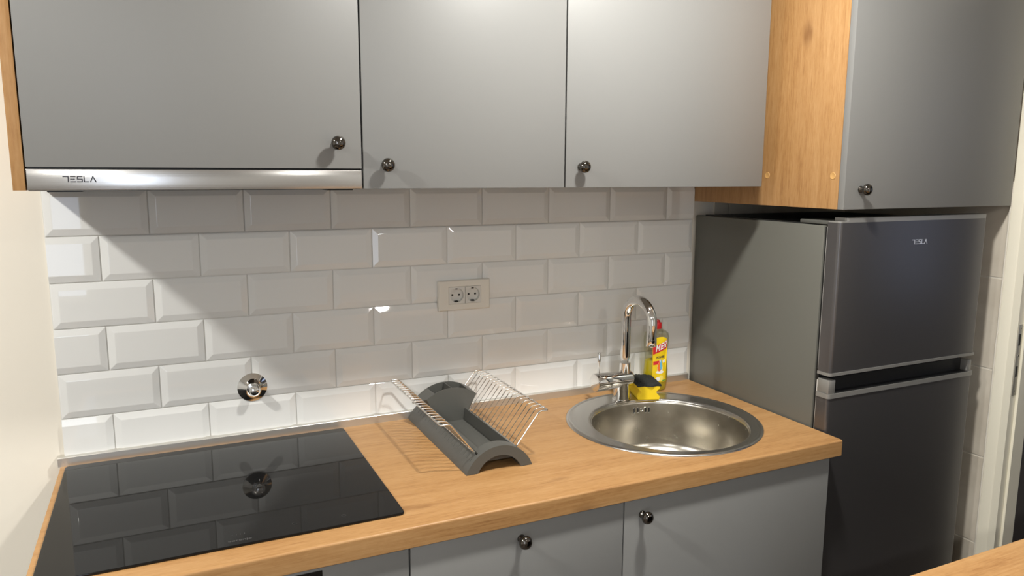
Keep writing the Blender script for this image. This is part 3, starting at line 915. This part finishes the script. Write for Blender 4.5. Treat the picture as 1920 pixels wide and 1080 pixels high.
# cutlery holder
R2 = .1105; c2 = ZT+.104-R2+.0
def holder_poly(a_top, dx):
    pts = []
    for i in range(19):
        a = -a_top+2*a_top*i/18
        pts.append((RX+dx+R2*math.sin(a), c2+R2*math.cos(a)))
    tip = Vector((R2*math.sin(a_top), c2+R2*math.cos(a_top))); bot = Vector((.0345, ZT+.0167)); ctl = Vector((.050, ZT+.048))
    side = [tip*(1-t)**2+ctl*2*t*(1-t)+bot*t*t for t in (.25, .5, .75, 1)]
    pts += [(RX+dx+p.x, p.y) for p in side]+[(RX+dx-p.x, p.y) for p in reversed(side)]
    return pts
bm = bm_new()
A_ = [bm.verts.new((x, -.1260, z)) for x, z in holder_poly(math.asin(.0675/R2), .004)]
B_ = [bm.verts.new((x, -.0620, z)) for x, z in holder_poly(math.radians(55), .008)]
bm.faces.new(A_); bm.faces.new(B_)
for i in range(len(A_)):
    j = (i+1) % len(A_)
    bm.faces.new((A_[i], A_[j], B_[j], B_[i]))
bmesh.ops.triangulate(bm, faces=[f for f in bm.faces if len(f.verts) == 4])
ch = link('cutlery_holder', bm, M['rack_grey'], dr)
cuts = []
for (ya, yb) in ((-.1240, -.0645),):
    for (s0, s1) in ((-1, -.02), (.02, 1)):
        bm = bm_new()
        def XX(fr, z):   # fan-shaped interior
            t = (z-ZT-.02)/.066; hw = .0325+(.0440-.0325)*t if s1 else 0
            return RX+.004+fr*hw
        z0_, z1_ = ZT+.0240, ZT+.14
        add_prism(bm, [(XX(s0, z0_), z0_), (XX(s1, z0_), z0_), (XX(s1, z1_), z1_), (XX(s0, z1_), z1_)], 'y', ya, yb)
        cuts.append(link('cut', bm, []))
boolean(ch, cuts); smooth_me(ch, 25)
ch.data.materials.clear(); ch.data.materials.append(M['rack_grey'])
ch.parent = dr; ch.matrix_parent_inverse = Matrix.Translation(-Vector(dr.location))

# wire sides
def wire_side(s, name='wire_side'):
    bm = bm_new()
    B, T, Lp = (.0496, ZT+.0420), (.1073, ZT+.1161), (.1291, ZT+.1158)
    ya, yb = -.4188, -.0351
    X = lambda p, y: Vector((RX+s*p[0]+.0029*(y+.2)-.0023, y, p[1]))
    # end frame (thick wire): slot rod, both end uprights, lips and the long rail
    loop = [X(B, yb), X(T, yb), X(Lp, yb), X(Lp, ya), X(T, ya), X(B, ya)]
    pts = fillet([X(B, (ya+yb)/2)]+loop+[X(B, (ya+yb)/2-.001)], .006, 5)
    add_tube(bm, pts, .0020, n=10)
    for k in range(1, 19):
        y = ya+(yb-ya)*k/19
        p = fillet([X(B, y), X(T, y), X((Lp[0]+.001, Lp[1]+.0022), y)], .0045, 4)
        add_tube(bm, p, .0013, n=8)
    y2 = [X((T[0]-.004, T[1]-.006), y) for y in (ya, yb)]
    return link(name, bm, M['wire'], dr, smooth=50)
wire_side(1); wire_side(-1)

# ------------------------------------------------------------------ double socket
so = thing('wall_socket', 'white double power socket on the tiled wall', 'socket', (.9515, 0, 1.2235))
bm = bm_new()
x0, x1, z0, z1 = .8786, 1.0255, 1.1832, 1.2635
ix0, ix1, iz0, iz1 = .9068, 1.0000, 1.2000, 1.2468
YF = -.0180
def frame_ring(bm, o, i, yo, yi, yb):
    def q(b, y): return [bm.verts.new(p) for p in ((b[0], y, b[2]), (b[1], y, b[2]), (b[1], y, b[3]), (b[0], y, b[3]))]
    ins = .0022
    back = q(o, yb); e1 = q(o, yo+.0022); e2 = q((o[0]+ins, o[1]-ins, o[2]+ins, o[3]-ins), yo); i1 = q(i, yi); i2 = q(i, yi+.006)
    rs = [back, e1, e2, i1, i2]
    for a, b in zip(rs, rs[1:]):
        for k in range(4): bm.faces.new((a[k], a[(k+1) % 4], b[(k+1) % 4], b[k]))
frame_ring(bm, (x0, x1, z0, z1), (ix0, ix1, iz0, iz1), YF, YF, -.004)
link('cover_frame', bm, M['white_plastic'], so)
for k in range(2):
    w = (ix1-ix0)/2; a = ix0+k*w+.0006; b = a+w-.0012
    cx, cz = (a+b)/2, (iz0+iz1)/2
    bm = bm_new()
    n_ = 48; rr = .0192
    sq = []; ci = []
    for i in range(n_):
        t = 2*PI*i/n_+PI/4
        c_, s_ = math.cos(t), math.sin(t); mxx = max(abs(c_), abs(s_))
        sq.append(bm.verts.new((cx+c_/mxx*(b-a)/2, YF-.0006, cz+s_/mxx*(iz1-iz0-.0012)/2)))
        ci.append(bm.verts.new((cx+c_*rr, YF-.0006, cz+s_*rr)))
    ci2 = [bm.verts.new((v.co.x, YF-.0003, v.co.z)) for v in ci]
    cup = [bm.verts.new((cx+(v.co.x-cx)*.97, -.0085, cz+(v.co.z-cz)*.97)) for v in ci]
    sqb = [bm.verts.new((v.co.x, YF+.004, v.co.z)) for v in sq]
    for i in range(n_):
        j = (i+1) % n_
        for q in ((sq[i], sq[j], ci[j], ci[i]), (ci[i], ci[j], cup[j], cup[i]), (sqb[i], sqb[j], sq[j], sq[i])): bm.faces.new(q)
    bm.faces.new(cup)
    for v in ci2: bm.verts.remove(v)
    ins = link('socket_insert', bm, M['socket_in'], so, smooth=30)
    bm = bm_new()
    for dx in (-.0095, .0095):
        add_lathe(bm, (cx+dx, -.0083, cz), (0, -1, 0), [(.0028, 0), (.0028, .0005)], n=20)
    add_box(bm, cx-.0040, cx-.0008, -.0165, -.0083, cz-.0182, cz-.0150); add_box(bm, cx+.0010, cx+.0042, -.0165, -.0083, cz-.0182, cz-.0150)
    add_box(bm, cx-.0026, cx+.0026, -.0165, -.0083, cz+.0160, cz+.0182)
    link('contact', bm, M['black'], ins)

# ------------------------------------------------------------------ water valve in the wall
VX, VZ = .4030, 1.0310
va = thing('wall_valve', 'round chrome flange of a concealed valve low on the tiled wall above the hob', 'valve', (VX, 0, VZ))
bm = bm_new()
add_lathe(bm, (VX, -.0050, VZ), (0, -1, 0), [(.0350, -.002), (.0350, .0008), (.0346, .0016), (.0250, .0075), (.0150, .0140), (.0142, .0152), (.0132, .0148), (.0128, .010), (.0, .010)], n=64)
link('flange', bm, M['chrome'], va, smooth=30)
bm = bm_new()
add_lathe(bm, (VX+.001, -.0140, VZ-.001), (0, -1, 0), [(.0105, 0), (.0108, .004), (.0108, .026), (.0100, .029), (.0075, .0305), (0, .031)], n=36)
link('stem', bm, M['chrome'], va, smooth=35)

# ------------------------------------------------------------------ breakfast bar in the foreground
br = thing('bar_table', 'oak-topped bar counter in the foreground, its corner at lower right', 'table', (1.6, -1.55, 0))
bm = bm_new(); ZBAR = .95; YBAR = -1.1705
add_box(bm, .95, 2.20, -1.80, YBAR, ZBAR-.038, ZBAR, bev=.003)
link('tabletop', bm, M['oak_bar'], br, smooth=35)
bm = bm_new(); add_box(bm, 1.10, 2.156, -1.335, -1.317, 0, ZBAR-.038); link('light_block_panel', bm, M['carcass_dark'], br)  # unseen dark panel, added to keep window light and bounce off the base fronts
for x in (1.15, 2.12):
    link('support_panel', (lambda b: (add_box(b, x, x+.036, -1.74, -1.336, 0, ZBAR-.038), b)[1])(bm_new()), M['door_grey'], br)

# ------------------------------------------------------------------ ceiling lamps, the rear two added as fill
def ceiling_lamp(x, y, label, power, col=(1, .98, .925), rad=.065):
    t = thing('ceiling_light', label, 'light', (x, y, 2.42), 'round ceiling lights')
    bm = bm_new(); add_lathe(bm, (x, y, 2.42), (0, 0, -1), [(.075, 0), (.075, .018), (.068, .022), (.060, .020)], n=40, cap=False)
    link('housing', bm, M['frame_paint'], t, smooth=40)
    bm = bm_new(); add_lathe(bm, (x, y, 2.402), (0, 0, -1), [(.060, 0), (.055, .003), (0, .004)], n=40)
    link('diffuser', bm, M['lamp_glow'], t, smooth=40)
    li = bpy.data.lights.new('lamp_light', 'AREA'); li.shape = 'DISK'; li.size = rad*2; li.energy = power; li.color = col
    lo = bpy.data.objects.new('lamp_light', li); COL.objects.link(lo); lo.location = (x, y, 2.392)
    return t
ceiling_lamp(1.14, -.93, 'round ceiling light above the passage in front of the worktop', 28.5)
ceiling_lamp(-.87, -.92, 'round ceiling light left of the kitchen run, in front of the bare plaster wall', 33)
ceiling_lamp(-.9, -3.1, 'added fill light on the ceiling behind the camera', 32)  # unseen fill lamp, added to lift the shaded tiles
ceiling_lamp(1.6, -3.1, 'added fill light on the ceiling behind the bar counter', 14)  # second unseen lamp, added for ambient fill from the rear

# ------------------------------------------------------------------ world, camera, view
w = bpy.data.worlds.new('world'); scene.world = w; w.use_nodes = True
bg = w.node_tree.nodes['Background']; bg.inputs[0].default_value = (.6, .7, .9, 1); bg.inputs[1].default_value = .05

cam = bpy.data.cameras.new('camera'); co = bpy.data.objects.new('camera', cam); COL.objects.link(co)
ya, pi_, ro = .440144190, -.153779531, .004354034
f = Vector((math.sin(ya)*math.cos(pi_), math.cos(ya)*math.cos(pi_), math.sin(pi_)))
R0 = Vector((math.cos(ya), -math.sin(ya), 0)); U0 = R0.cross(f)
R_ = R0*math.cos(ro)+U0*math.sin(ro); U_ = -R0*math.sin(ro)+U0*math.cos(ro)
mt = Matrix((R_, U_, -f)).transposed().to_4x4(); mt.translation = Vector((.2206, -1.8690, 1.5504))
co.matrix_world = mt
cam.sensor_width = 36; cam.lens = 1408/1920*36; cam.clip_start = .02
scene.camera = co
scene.view_settings.view_transform = 'Standard'; scene.view_settings.look = 'None'
scene.view_settings.exposure = 0; scene.view_settings.gamma = 1; scene.view_settings.use_curve_mapping = False
scene.cycles.max_bounces = 10; scene.cycles.diffuse_bounces = 5; scene.cycles.glossy_bounces = 6
scene.cycles.use_denoising = True
